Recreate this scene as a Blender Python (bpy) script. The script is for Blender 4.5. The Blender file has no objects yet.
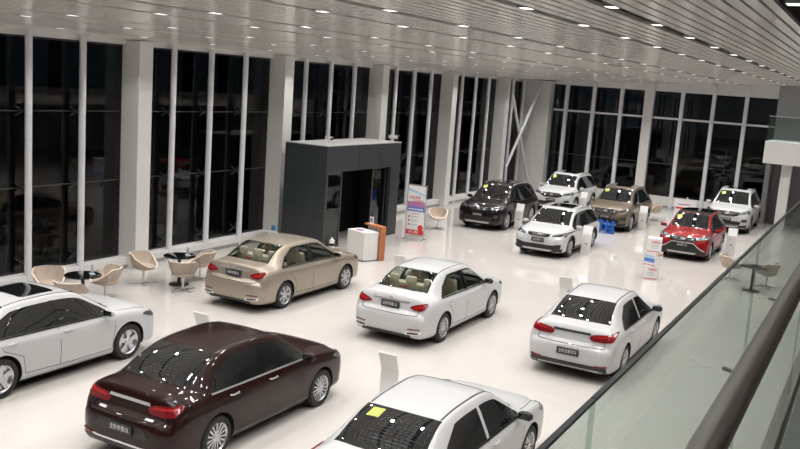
import bpy, bmesh, math, random
from mathutils import Vector, Matrix
from mathutils.bvhtree import BVHTree
random.seed(4)
PI = math.pi
sc = bpy.context.scene
COL = sc.collection

# ------------------------------------------------------------------ camera, world, exposure
CH = 5.45                                   # eye height above the showroom floor
PITCH, ROLL, YAW, FPX = 0.160556, 0.071364, -0.491691, 885.28
Fv = Vector((math.sin(YAW)*math.cos(PITCH), math.cos(YAW)*math.cos(PITCH), -math.sin(PITCH)))
r0 = Vector((math.cos(YAW), -math.sin(YAW), 0)); u0 = r0.cross(Fv)
Rv = r0*math.cos(ROLL) + u0*math.sin(ROLL)
Uv = -r0*math.sin(ROLL) + u0*math.cos(ROLL)
cam = bpy.data.cameras.new('camera'); cam.sensor_width = 36; cam.lens = FPX/800*36
cam.clip_start = 0.05; cam.clip_end = 400
co = bpy.data.objects.new('camera', cam); COL.objects.link(co)
co.matrix_world = Matrix(((Rv.x, Uv.x, -Fv.x, 0), (Rv.y, Uv.y, -Fv.y, 0), (Rv.z, Uv.z, -Fv.z, CH), (0, 0, 0, 1)))
sc.camera = co
w = bpy.data.worlds.new('night'); sc.world = w; w.use_nodes = True
w.node_tree.nodes['Background'].inputs[0].default_value = (0.35, 0.45, 0.55, 1)
w.node_tree.nodes['Background'].inputs[1].default_value = 0.035
sc.view_settings.view_transform = 'Standard'; sc.view_settings.look = 'None'
sc.view_settings.gamma = 1; sc.view_settings.use_curve_mapping = False
sc.view_settings.exposure = 0.0
LAMP_W = 23.5

# ------------------------------------------------------------------ materials
MATS = {}
def mat(name, col, rough=.5, metal=0.0, coat=0.0, emit=None, es=0.0, spec=.5, alpha=1.0):
    if name in MATS: return MATS[name]
    m = bpy.data.materials.new(name); m.use_nodes = True
    b = m.node_tree.nodes['Principled BSDF']
    b.inputs['Base Color'].default_value = (*col, 1); b.inputs['Roughness'].default_value = rough
    b.inputs['Metallic'].default_value = metal; b.inputs['Coat Weight'].default_value = coat
    b.inputs['Coat Roughness'].default_value = .03
    b.inputs['Specular IOR Level'].default_value = spec
    if emit: b.inputs['Emission Color'].default_value = (*emit, 1); b.inputs['Emission Strength'].default_value = es
    MATS[name] = m; return m
def noisy(name, c1, c2, scale, rough=.5, detail=3, bump=0.0, metal=0, coat=0, rvar=0.0):
    m = mat(name, c1, rough, metal, coat); nt = m.node_tree; b = nt.nodes['Principled BSDF']
    tc = nt.nodes.new('ShaderNodeTexCoord'); n = nt.nodes.new('ShaderNodeTexNoise')
    n.inputs['Scale'].default_value = scale; n.inputs['Detail'].default_value = detail
    nt.links.new(tc.outputs['Object'], n.inputs['Vector'])
    r = nt.nodes.new('ShaderNodeValToRGB'); r.color_ramp.elements[0].color = (*c1, 1); r.color_ramp.elements[1].color = (*c2, 1)
    r.color_ramp.elements[0].position = .35; r.color_ramp.elements[1].position = .65
    nt.links.new(n.outputs['Fac'], r.inputs['Fac']); nt.links.new(r.outputs['Color'], b.inputs['Base Color'])
    if rvar:
        mr = nt.nodes.new('ShaderNodeMapRange'); mr.inputs['To Min'].default_value = rough; mr.inputs['To Max'].default_value = rough+rvar
        nt.links.new(n.outputs['Fac'], mr.inputs['Value']); nt.links.new(mr.outputs['Result'], b.inputs['Roughness'])
    if bump:
        bp = nt.nodes.new('ShaderNodeBump'); bp.inputs['Strength'].default_value = bump; bp.inputs['Distance'].default_value = .01
        nt.links.new(n.outputs['Fac'], bp.inputs['Height']); nt.links.new(bp.outputs['Normal'], b.inputs['Normal'])
    return m
def glassy(name, tint, f0=.04, k=.9, rough=.0, refl=(1, 1, 1)):
    if name in MATS: return MATS[name]
    m = bpy.data.materials.new(name); m.use_nodes = True; nt = m.node_tree; nt.nodes.clear(); N = nt.nodes.new; Lk = nt.links.new
    o = N('ShaderNodeOutputMaterial'); mx = N('ShaderNodeMixShader'); t = N('ShaderNodeBsdfTransparent'); g = N('ShaderNodeBsdfGlossy')
    t.inputs['Color'].default_value = (*tint, 1); g.inputs['Roughness'].default_value = rough; g.inputs['Color'].default_value = (*refl, 1)
    ge = N('ShaderNodeNewGeometry'); dt = N('ShaderNodeVectorMath'); dt.operation = 'DOT_PRODUCT'
    Lk(ge.outputs['Normal'], dt.inputs[0]); Lk(ge.outputs['Incoming'], dt.inputs[1])
    def M(op, a, b=None):
        n = N('ShaderNodeMath'); n.operation = op
        for i, v in enumerate((a, b)):
            if v is None: continue
            if isinstance(v, (int, float)): n.inputs[i].default_value = v
            else: Lk(v, n.inputs[i])
        return n.outputs[0]
    c = M('ABSOLUTE', dt.outputs['Value']); p = M('POWER', M('SUBTRACT', 1.0, c), 5.0)
    F = M('ADD', M('MULTIPLY', p, k), f0)
    Lk(F, mx.inputs[0]); Lk(t.outputs[0], mx.inputs[1]); Lk(g.outputs[0], mx.inputs[2])
    Lk(mx.outputs[0], o.inputs[0]); MATS[name] = m; return m
def floor_material():
    m = mat('polished_tile', (.66, .63, .585), .09); nt = m.node_tree; b = nt.nodes['Principled BSDF']
    tc = nt.nodes.new('ShaderNodeTexCoord'); br = nt.nodes.new('ShaderNodeTexBrick')
    br.offset = 0; br.inputs['Scale'].default_value = 1; br.inputs['Brick Width'].default_value = .8; br.inputs['Row Height'].default_value = .8
    br.inputs['Mortar Size'].default_value = .0018; br.inputs['Color1'].default_value = (.525, .495, .47, 1); br.inputs['Color2'].default_value = (.515, .485, .46, 1)
    br.inputs['Mortar'].default_value = (.44, .42, .40, 1)
    nt.links.new(tc.outputs['Object'], br.inputs['Vector']); nt.links.new(br.outputs['Color'], b.inputs['Base Color'])
    n = nt.nodes.new('ShaderNodeTexNoise'); n.inputs['Scale'].default_value = 1.3; n.inputs['Detail'].default_value = 4
    nt.links.new(tc.outputs['Object'], n.inputs['Vector'])
    mr = nt.nodes.new('ShaderNodeMapRange'); mr.inputs['To Min'].default_value = .03; mr.inputs['To Max'].default_value = .08
    nt.links.new(n.outputs['Fac'], mr.inputs['Value']); nt.links.new(mr.outputs['Result'], b.inputs['Roughness'])
    return m
M_FLOOR = floor_material()
M_CEIL = mat('glossy_ceiling_slat', (.82, .80, .76), .15, 0, 0)
M_PLEN = mat('dark_ceiling_void', (.015, .015, .015), .9)
M_WALL = noisy('white_wall_paint', (.74, .73, .71), (.76, .75, .73), 2, .5)
M_CLAD = noisy('white_aluminium_cladding', (.74, .735, .715), (.77, .765, .745), 1.2, .35)
M_PIPE = mat('white_steel_tube', (.74, .75, .78), .35)
M_GREY = mat('grey_wall_paint', (.30, .30, .31), .6)
M_GLASS = glassy('night_window_glass', (.35, .37, .38), .035, .45)
M_FIN = mat('dark_glass_fin', (.035, .04, .042), .4)
M_RAILG = glassy('greenish_balustrade_glass', (.79, .84, .82), .02, .25)
M_STEEL = mat('brushed_steel', (.50, .46, .43), .28, .7)
M_CAP = mat('dark_rail_cap', (.06, .07, .075), .35, .2)
M_CHAR = noisy('charcoal_panel', (.030, .035, .038), (.034, .039, .042), 3, .38)
M_CHAR2 = mat('charcoal_joint', (.012, .013, .014), .6)
M_BLK = mat('black_plastic', (.012, .012, .013), .4)
M_BLKG = mat('black_gloss', (.006, .006, .007), .06, 0, .5)
M_WHT = mat('white_gloss_panel', (.74, .73, .71), .3)
M_WOOD = noisy('orange_wood', (.42, .14, .055), (.50, .18, .075), 6, .4)
M_CHROME = mat('chrome', (.80, .80, .81), .28, .85)
M_BEIGE = noisy('beige_leather', (.45, .36, .29), (.49, .40, .325), 8, .45)
M_BEIGE2 = mat('pale_leather_edge', (.70, .60, .50), .45)
M_TYRE = mat('tyre_rubber', (.018, .018, .018), .75)
M_RIM = mat('alloy_rim', (.55, .56, .58), .25, .85)
M_WELL = mat('wheel_well_black', (.008, .008, .008), .9)
M_TGLASS = mat('tinted_car_glass', (.010, .011, .012), .02, 0, 0, spec=.9)
M_CGLASS = glassy('clear_car_glass', (.72, .76, .72), .03, .5)
M_RED = mat('red_lamp_lens', (.17, .004, .008), .15, 0, .3)
M_REDB = mat('bright_red_lamp_lens', (.42, .012, .012), .15, 0, .3)
M_LAMP = mat('clear_lamp_lens', (.16, .17, .18), .12, .5, .8)
M_SEAM = mat('panel_seam', (.02, .02, .02), .8)
M_PLATE = mat('black_plate', (.010, .010, .012), .35)
M_TXT = mat('plate_lettering', (.55, .55, .55), .5)
M_DCHR = mat('dark_chrome', (.10, .11, .13), .25, .8)
M_SKID = mat('silver_skid_plate', (.45, .45, .46), .35, .6)
M_SEATB = noisy('beige_car_seat', (.55, .50, .40), (.62, .56, .46), 10, .6)
M_INT = mat('dark_car_interior', (.03, .03, .03), .8)
M_YEL = mat('yellow_green_sticker', (.42, .46, .09), .5)
M_BLUE = mat('blue_letter_acrylic', (.008, .13, .58), .35)
M_PRED = mat('print_red', (.65, .03, .03), .5)
M_PWHT = mat('print_white', (.80, .80, .80), .45)
M_PBLUE = mat('print_blue', (.10, .20, .55), .5)
M_PPUR = mat('print_purple', (.45, .20, .42), .5)
M_PGRY = mat('print_grey', (.25, .25, .28), .5)
M_PLB = mat('print_light_blue', (.45, .58, .75), .5)

# ------------------------------------------------------------------ helpers
def tag(o, label=None, cat=None, group=None, kind=None):
    if label: o['label'] = label
    if cat: o['category'] = cat
    if group: o['group'] = group
    if kind: o['kind'] = kind
    return o
def empty(name, loc=(0, 0, 0), rz=0, label=None, cat=None, group=None, kind=None):
    o = bpy.data.objects.new(name, None); COL.objects.link(o); o.location = loc; o.rotation_euler = (0, 0, rz)
    o.empty_display_size = .1
    return tag(o, label, cat, group, kind)
def obj(name, bm, m, parent=None, smooth=False, ang=40, loc=None, rz=None, label=None):
    me = bpy.data.meshes.new(name); bmesh.ops.recalc_face_normals(bm, faces=bm.faces)
    bm.to_mesh(me); bm.free()
    for x in (m if isinstance(m, (list, tuple)) else [m]): me.materials.append(x)
    if smooth:
        me.polygons.foreach_set('use_smooth', [True]*len(me.polygons)); me.set_sharp_from_angle(angle=math.radians(ang))
    o = bpy.data.objects.new(name, me); COL.objects.link(o)
    if parent: o.parent = parent
    if loc: o.location = loc
    if rz is not None: o.rotation_euler = (0, 0, rz)
    if label: o['label'] = label
    return o
def bx(bm, x0, x1, y0, y1, z0, z1, mi=0):
    v = [bm.verts.new(p) for p in ((x0, y0, z0), (x1, y0, z0), (x1, y1, z0), (x0, y1, z0), (x0, y0, z1), (x1, y0, z1), (x1, y1, z1), (x0, y1, z1))]
    fs = [bm.faces.new([v[i] for i in f]) for f in ((0, 3, 2, 1), (4, 5, 6, 7), (0, 1, 5, 4), (1, 2, 6, 5), (2, 3, 7, 6), (3, 0, 4, 7))]
    for f in fs: f.material_index = mi
    return v
def B(*a):
    bm = bmesh.new(); bx(bm, *a); return bm
def bev(bm, w=.01, s=2):
    bmesh.ops.bevel(bm, geom=bm.edges[:], offset=w, segments=s, profile=.5, affect='EDGES'); return bm
def tube(bm, pts, r, n=10, closed=False):
    pts = [Vector(p) for p in pts]; rings = []
    for i, p in enumerate(pts):
        a = pts[max(i-1, 0)]; b = pts[min(i+1, len(pts)-1)]; d = (b-a).normalized()
        up = Vector((0, 0, 1)) if abs(d.z) < .95 else Vector((1, 0, 0))
        s = d.cross(up).normalized(); t = s.cross(d)
        rr = r[i] if isinstance(r, (list, tuple)) else r
        rings.append([bm.verts.new(p + (s*math.cos(k*2*PI/n) + t*math.sin(k*2*PI/n))*rr) for k in range(n)])
    for a, b in zip(rings, rings[1:]):
        for k in range(n): bm.faces.new((a[k], a[(k+1) % n], b[(k+1) % n], b[k]))
    bm.faces.new(rings[0]); bm.faces.new(rings[-1][::-1]); return bm
def lathe(bm, prof, n=24, axis='z', c=(0, 0, 0)):
    rings = []
    for r, h in prof:
        ring = []
        for k in range(n):
            a = 2*PI*k/n; x, y = r*math.cos(a), r*math.sin(a)
            p = (x, y, h) if axis == 'z' else (h, x, y)
            ring.append(bm.verts.new((p[0]+c[0], p[1]+c[1], p[2]+c[2])))
        rings.append(ring)
    for a, b in zip(rings, rings[1:]):
        for k in range(n): bm.faces.new((a[k], a[(k+1) % n], b[(k+1) % n], b[k]))
    if prof[0][0] > 1e-4: bm.faces.new(rings[0])
    if prof[-1][0] > 1e-4: bm.faces.new(rings[-1])
    bmesh.ops.remove_doubles(bm, verts=bm.verts[:], dist=1e-5)
    return bm
def prism(bm, poly, a0, a1, axis='x', mi=0):
    def P(u, v, a): return (a, u, v) if axis == 'x' else ((u, a, v) if axis == 'y' else (u, v, a))
    A = [bm.verts.new(P(u, v, a0)) for u, v in poly]; Bv = [bm.verts.new(P(u, v, a1)) for u, v in poly]
    n = len(poly); fs = [bm.faces.new(A), bm.faces.new(Bv[::-1])]
    for i in range(n): fs.append(bm.faces.new((A[i], Bv[i], Bv[(i+1) % n], A[(i+1) % n])))
    for f in fs: f.material_index = mi
    return bm
FONT_CACHE = {}
def text(name, s, size, m, parent, loc, rot, width=None, ext=.002):
    key = (s, size, width)
    if key not in FONT_CACHE:
        cu = bpy.data.curves.new('lettering', 'FONT'); cu.body = s; cu.size = size; cu.align_x = 'CENTER'; cu.align_y = 'CENTER'; cu.extrude = ext
        cu.resolution_u = 3
        o = bpy.data.objects.new('lettering', cu); COL.objects.link(o)
        dg = bpy.context.evaluated_depsgraph_get(); me = bpy.data.meshes.new_from_object(o.evaluated_get(dg))
        COL.objects.unlink(o); bpy.data.objects.remove(o)
        if width:
            xs = [v.co.x for v in me.vertices]; 
            if xs:
                k = width/(max(xs)-min(xs)); c = (max(xs)+min(xs))/2
                for v in me.vertices: v.co.x = (v.co.x-c)*k
        FONT_CACHE[key] = me
    me = FONT_CACHE[key].copy(); me.materials.clear(); me.materials.append(m)
    o = bpy.data.objects.new(name, me); COL.objects.link(o); o.parent = parent; o.location = loc; o.rotation_euler = rot
    return o
def copy_tree(o, parent=None):
    c = o.copy(); COL.objects.link(c)
    if parent: c.parent = parent
    for ch in [x for x in bpy.data.objects if x.parent == o]: copy_tree(ch, c)
    return c

# ------------------------------------------------------------------ the building
XW = -17.6; YF = 46.3
def ceil_z(x): return 6.05 + .038*(x+16)
S = lambda name, bm, m, parent=None, **k: tag(obj(name, bm, m, parent, **k), kind=None if parent else 'structure')
S('floor', B(XW-.3, 7.0, -6, YF+.6, -.2, 0), M_FLOOR)
S('ground', B(-120, 120, -40, 160, -.6, -.25), mat('night_asphalt', (.03, .03, .032), .7))
# ceiling: long glossy slats with recessed dark slots
slots = [-1.12, -3.2, -4.32, -6.36, -7.5, -9.52, -10.68, -12.74, -13.95, -15.95]
bm = bmesh.new(); x = XW-.1; pitch = .19
edges = []
while x < 3.6:
    hit = None
    for s in slots:
        hw = .17 if s == -1.12 else .085
        if x+pitch-.044 > s-hw and x < s+hw: hit = (s, hw)
    if hit:
        s, hw = hit
        if s-hw-x > .05: edges.append((x, s-hw))
        x = s+hw; continue
    nxt = x+pitch-.044
    for s in slots:
        hw = .17 if s == -1.12 else .085
        if x < s-hw < nxt: nxt = s-hw
    edges.append((x, nxt)); x += pitch
for a, b in edges:
    za, zb = ceil_z(a), ceil_z(b)
    v = [bm.verts.new(p) for p in ((a, -6, za), (b, -6, zb), (b, YF, zb), (a, YF, za), (a, -6, za+.05), (b, -6, zb+.05), (b, YF, zb+.05), (a, YF, za+.05))]
    for f in ((0, 3, 2, 1), (4, 5, 6, 7), (0, 1, 5, 4), (1, 2, 6, 5), (2, 3, 7, 6), (3, 0, 4, 7)): bm.faces.new([v[i] for i in f])
ceiling = S('ceiling', bm, M_CEIL)
bm = bmesh.new(); prism(bm, [(XW-.4, 6.6), (7, 7.2), (7, 7.4), (XW-.4, 6.8)], -6.3, YF+.6, 'y')
S('ceiling_void', bm, M_PLEN)
# downlights in the slots
def make_downlight():
    t = empty('downlight')
    bm = bmesh.new(); bx(bm, -.08, .08, -.14, -.12, -.004, .10); bx(bm, -.08, .08, .12, .14, -.004, .10); bx(bm, -.08, -.068, -.12, .12, -.004, .10); bx(bm, .068, .08, -.12, .12, -.004, .10)
    obj('housing', bm, mat('pale_lamp_housing', (.30, .30, .30), .4), t)
    obj('lens', B(-.067, .067, -.119, .119, -.003, .02), mat('downlight_lens', (1, 1, 1), .4, emit=(1, .97, .92), es=2.6), t)
    L = bpy.data.lights.new('downlight_lamp', 'AREA'); L.shape = 'RECTANGLE'; L.size = .1; L.size_y = .2; L.energy = LAMP_W; L.color = (1, .984, .965); L.spread = math.radians(115)
    l = bpy.data.objects.new('lamp', L); COL.objects.link(l); l.parent = t; l.location = (0, 0, -.007)
    return t
dl0 = make_downlight(); ORD = ['first', 'second', 'third', 'fourth', 'fifth', 'sixth', 'seventh', 'eighth', 'ninth', 'tenth', 'eleventh', 'twelfth', 'thirteenth', 'fourteenth', 'fifteenth', 'sixteenth', 'seventeenth', 'eighteenth', 'nineteenth', 'twentieth']
first = True
for i, s in enumerate(sorted(slots)):
    for k in range(18):
        y = 1.2 + 2.48*k + (.0 if i % 2 else 0)
        t = dl0 if first else copy_tree(dl0); first = False
        t.location = (s, y, ceil_z(s))
        tag(t, 'recessed downlight in the %s ceiling slot from the window wall, %s from the near end' % (ORD[i], ORD[k]), 'downlight', 'recessed downlights in the ceiling slots')

# left window wall, bay by bay
cols = [-1.75, 4.5, 10.75, 17.0, 23.3, 29.55, 35.8, 42.1]
S('trim_1', B(XW-.15, XW+.1, -6, YF, 5.87, 6.02), M_CLAD)             # head beam
S('wall_left_sill', bev(B(XW-.2, XW+.32, -6, YF, 0, .29), .01), M_WALL)
S('baseboard_left', B(XW+.30, XW+.335, -6, YF, 0, .10), mat('grey_skirting', (.30, .30, .30), .5))
for i, y in enumerate(cols):
    o = S('column', bev(B(XW-.25, -17.0, y, y+.48, 0, ceil_z(-17.2)-.02), .012), M_CLAD)
for i, y in enumerate(cols):
    y1 = cols[i+1] if i+1 < len(cols) else YF-.2
    ya = y+.48
    win = empty('window_%d' % (i+1), (XW, (ya+y1)/2, .29), kind='structure'); iv = Vector(win.location)
    def loc(bm): bmesh.ops.translate(bm, verts=bm.verts[:], vec=-iv); return bm
    obj('glass', loc(B(XW-.03, XW-.01, ya, y1, .29, 5.87)), M_GLASS, win)
    ms = [y+1.60, y+3.14, y+4.70]
    for m_ in ms:
        if m_ < y1-.1:
            bm = bmesh.new(); tube(bm, [(XW+.28, m_, 0.0), (XW+.28, m_, 5.95)], .083, 16)
            obj('mullion', loc(bm), M_PIPE, win, smooth=True)
            bm = bmesh.new(); bx(bm, XW-.5, XW-.05, m_-.02-.35, m_-.35, 0, 5.9)
            obj('glass_fin', loc(bm), M_FIN, win)
            for z in (.55, 2.35, 4.15):
                bm = bmesh.new(); bx(bm, XW-.02, XW+.2, m_-.03, m_+.03, z-.02, z+.02)
                for dy in (-.16, .16):
                    for dz in (-.12, .12): tube(bm, [(XW+.1, m_, z), (XW+.01, m_+dy, z+dz)], .014, 6)
                obj('spider_bracket', loc(bm), M_FIN, win)
    bm = bmesh.new()
    for z in (.29, 2.35, 4.15, 5.84): bx(bm, XW-.04, XW+.004, ya, y1, z-.012, z+.012)
    obj('glass_joint', loc(bm), mat('joint_grey', (.05, .053, .053), .5), win)
# cross bracing in the last bay
win8 = bpy.data.objects['window_8']
for a, b in (((-16.93, 42.7, 5.18), (-16.75, 45.62, .55)), ((-16.45, 45.62, 5.85), (-16.93, 42.7, 1.45))):
    bm = bmesh.new(); tube(bm, [Vector(a)-Vector(win8.location), Vector(b)-Vector(win8.location)], .075, 12)
    obj('cross_brace', bm, M_PIPE, win8, smooth=True)
S('column', bev(B(XW-.2, -16.0, 45.75, YF+.3, 0, 6.0), .012), M_CLAD)

# far window wall
fx = [-15.92, -15.2, -13.72, -12.25, -10.82, -9.18, -7.67, -6.14, -4.72]
zt = 5.86
def far_pane(n, x0, x1):
    win = empty('window_%d' % n, ((x0+x1)/2, YF, .55), kind='structure'); iv = Vector(win.location)
    def loc(bm): bmesh.ops.translate(bm, verts=bm.verts[:], vec=-iv); return bm
    obj('glass', loc(B(x0, x1, YF+.02, YF+.04, .55, zt)), M_GLASS, win)
    obj('transom', loc(B(x0, x1, YF-.07, YF+.05, 4.47, 4.57)), M_PIPE, win)
    obj('glass_joint', loc(B(x0, x1, YF+.0, YF+.03, 2.2, 2.23)), mat('joint_grey', (.05, .053, .053), .5), win)
    if x1 not in (-10.82, -4.72): obj('mullion', loc(bev(B(x1-.09, x1+.09, YF-.16, YF+.08, 0, 6.35 if x1 > -10 else 6.1), .01)), M_PIPE, win)
for i in range(len(fx)-1): far_pane(9+i, fx[i], fx[i+1])
S('column', bev(B(-11.06, -10.58, YF-.25, YF+.2, 0, ceil_z(-10.8)-.01), .012), M_CLAD)
bm = bmesh.new(); prism(bm, [(-16.0, zt), (-4.72, zt), (-4.72, ceil_z(-4.72)+.02), (-16.0, ceil_z(-16)+.02)], YF-.02, YF+.12, 'y')
S('trim_2', bm, M_WALL)
S('wall_far_sill', bev(B(-16.0, -4.72, YF-.1, YF+.15, 0, .55), .01), M_WALL)
S('baseboard_far', B(-16.0, -4.72, YF-.115, YF-.1, 0, .1), mat('grey_skirting', (.3, .3, .3), .5))
bm = bmesh.new(); bx(bm, -4.72, 7, YF-.3, YF+.2, 0, 7.1)
S('wall_far', bm, M_GREY)
S('wall_back', B(XW-.3, 7.2, -6.4, -6.1, 0, 7.3), M_WALL)
S('wall_right', B(6.8, 7.1, -6.1, YF+.2, 0, 7.3), M_WALL)

# mezzanine: our side runs along the hall, then a return at the far end
ZM = 3.95
bm = bmesh.new(); bx(bm, -.24, 6.8, -6.1, 46.0, ZM-.75, ZM-.02)
S('floor_mezzanine', bm, M_WALL)
S('floor_mezzanine_tiles', B(-.22, 6.8, -6.1, 46.0, ZM-.02, ZM), mat('mezzanine_tile', (.20, .20, .19), .25))
bm = bmesh.new(); bx(bm, -4.72, -.24, 43.0, 46.0, ZM-1.0, ZM)
S('floor_mezzanine_return', bm, M_WALL)
for x0, x1 in ((-3.93, -3.5), (-.85, -.4)): S('column', bev(B(x0, x1, 43.35, 43.8, 0, ZM-1.0), .01), M_CLAD)
S('wall_under_mezzanine', B(-4.72, -4.5, 44.5, 46.0, 0, ZM-1.0), M_GREY)
# glass balustrade on our side
bal = empty('glass_balustrade', (-.26, 8, ZM), label='greenish glass balustrade with a dark top edge along the near mezzanine edge', cat='balustrade')
seg = [-2.2, 1.0, 2.55, 4.9, 7.7, 10.5, 13.3, 16.1, 18.9, 21.7, 24.5, 27.3, 30.1, 32.9, 35.7, 38.5, 42.9]
for a, b in zip(seg, seg[1:]):
    p = obj('glass_panel', B(-.004, .004, a+.0015-8, b-.0015-8, .0-.25, 1.142), M_RAILG, bal)
    obj('cap', B(-.0035, .0035, a+.0015-8, b-.0015-8, 1.142, 1.146), M_CAP, bal)
obj('base_channel', B(-.03, .018, -2.2-8, 42.9-8, -.30, .03), M_STEEL, bal)
hx, hz = .08, .96
bm = bmesh.new(); tube(bm, [(hx, -2.2-8, hz), (hx, 42.8-8, hz)], .028, 24); obj('handrail', bm, M_STEEL, bal, smooth=True, label='round steel handrail')
for a, b in zip(seg, seg[1:]):
    for yy in (a+.45, b-.45):
        bm = bmesh.new(); tube(bm, [(.004, yy-8, hz-.06), (.04, yy-8, hz-.065), (hx-.005, yy-8, hz-.05), (hx, yy-8, hz-.022)], .005, 8); obj('bracket', bm, M_STEEL, bal, smooth=True)
# balustrade on the far return
fb = empty('glass_balustrade', (-2.5, 43.1, ZM), label='glass balustrade on top of the far white mezzanine edge', cat='balustrade')
for a, b in ((-2.2, -.75), (-.72, .75), (.78, 2.2)):
    obj('glass_panel', B(a, b, -.008, .008, .0, 1.1), M_RAILG, fb)
obj('cap', B(-2.2, 2.2, -.02, .02, 1.1, 1.13), M_PIPE, fb)
obj('glass_panel', B(-2.2, -2.18, .02, 2.7, .0, 1.1), M_RAILG, fb)
# blue neon sign outside, red light
ns = empty('neon_sign', (-22, 57.5, .3), label='blue lit vertical sign seen outside through the cross-braced window', cat='sign')
bm = bmesh.new(); bx(bm, -.1, .0, -1.0, 1.0, -1.4, 1.9); obj('sign_board', bm, M_BLK, ns)
bm = bmesh.new(); bx(bm, .0, .05, -.9, .9, 1.2, 1.4)
for r_ in range(6):
    for c_ in range(3): bx(bm, .0, .05, -.8+c_*.6, -.4+c_*.6, .8-r_*.32, 1.0-r_*.32)
obj('lit_characters', bm, mat('blue_neon', (0, .1, .5), .5, emit=(.02, .22, 1), es=1.3), ns)

# ------------------------------------------------------------------ cars
def pchip(xs, ys):
    n = len(xs); h = [xs[i+1]-xs[i] for i in range(n-1)]; d = [(ys[i+1]-ys[i])/h[i] for i in range(n-1)]
    m = [0]*n; m[0] = d[0]; m[-1] = d[-1]
    for i in range(1, n-1):
        if d[i-1]*d[i] > 0:
            w1 = 2*h[i]+h[i-1]; w2 = h[i]+2*h[i-1]; m[i] = (w1+w2)/(w1/d[i-1]+w2/d[i])
    def f(x):
        if x <= xs[0]: return ys[0]
        if x >= xs[-1]: return ys[-1]
        i = 0
        while xs[i+1] < x: i += 1
        t = (x-xs[i])/h[i]; t2 = t*t; t3 = t2*t
        return (2*t3-3*t2+1)*ys[i]+(t3-2*t2+t)*h[i]*m[i]+(-2*t3+3*t2)*ys[i+1]+(t3-t2)*h[i]*m[i+1]
    return f
def catmull(pts, sub):
    out = []; n = len(pts)
    for i in range(n-1):
        p0 = pts[max(i-1, 0)]; p1 = pts[i]; p2 = pts[i+1]; p3 = pts[min(i+2, n-1)]
        for k in range(sub):
            t = k/sub
            out.append(tuple(.5*((2*b)+(c-a)*t+(2*a-5*b+4*c-d)*t*t+(-a+3*b-3*c+d)*t**3) for a, b, c, d in zip(p0, p1, p2, p3)))
    out.append(pts[-1]); return out
# columns: y, W, zb, zs, wt, ze, zt
SEDAN = [(-2.30, .50, .33, .54, .40, .58, .60), (-2.285, .64, .27, .60, .52, .65, .68), (-2.23, .77, .23, .66, .62, .71, .73), (-2.165, .825, .21, .69, .67, .75, .77),
 (-2.13, .84, .205, .80, .68, .93, .97), (-2.08, .855, .20, .87, .68, 1.01, 1.05), (-1.92, .882, .19, .925, .675, 1.04, 1.075), (-1.72, .892, .18, .935, .655, 1.055, 1.10), (-1.40, .897, .18, .94, .60, 1.235, 1.28),
 (-1.02, .897, .18, .935, .565, 1.375, 1.42), (-.6, .897, .18, .93, .565, 1.415, 1.465), (-.1, .897, .18, .925, .575, 1.42, 1.475), (.28, .897, .18, .92, .575, 1.385, 1.43), (.70, .895, .18, .91, .625, 1.18, 1.22),
 (1.02, .893, .18, .905, .69, 1.00, 1.03), (1.2, .892, .18, .90, .70, .965, 1.00), (1.55, .888, .19, .875, .67, .93, .965), (1.86, .87, .20, .82, .62, .865, .90), (1.98, .835, .205, .76, .58, .81, .84), (2.05, .78, .21, .70, .53, .75, .78), (2.105, .70, .235, .63, .47, .67, .695), (2.13, .54, .28, .54, .36, .58, .60)]
# the taller bodies: same columns
SUV = [(-2.28, .55, .36, .58, .42, .62, .64), (-2.265, .70, .30, .64, .55, .68, .71), (-2.22, .81, .26, .72, .66, .78, .80), (-2.18, .845, .25, .88, .68, .98, 1.00), (-2.12, .865, .24, .97, .665, 1.10, 1.14),
 (-1.95, .895, .23, 1.01, .62, 1.36, 1.42), (-1.75, .905, .22, 1.01, .60, 1.50, 1.565), (-1.3, .91, .215, 1.005, .61, 1.58, 1.64), (-.6, .91, .21, 1.0, .62, 1.61, 1.675), (0, .91, .21, .99, .62, 1.60, 1.67), (.38, .91, .21, .985, .62, 1.54, 1.61),
 (.75, .91, .21, .98, .66, 1.34, 1.40), (1.08, .908, .21, .97, .72, 1.10, 1.14), (1.25, .906, .21, .965, .73, 1.055, 1.10), (1.6, .90, .22, .94, .71, 1.01, 1.06), (1.9, .88, .23, .89, .67, .955, 1.0), (2.05, .85, .235, .83, .62, .90, .94), (2.13, .79, .24, .76, .56, .835, .87), (2.19, .68, .26, .68, .48, .73, .75), (2.22, .50, .30, .60, .36, .62, .63)]
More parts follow.
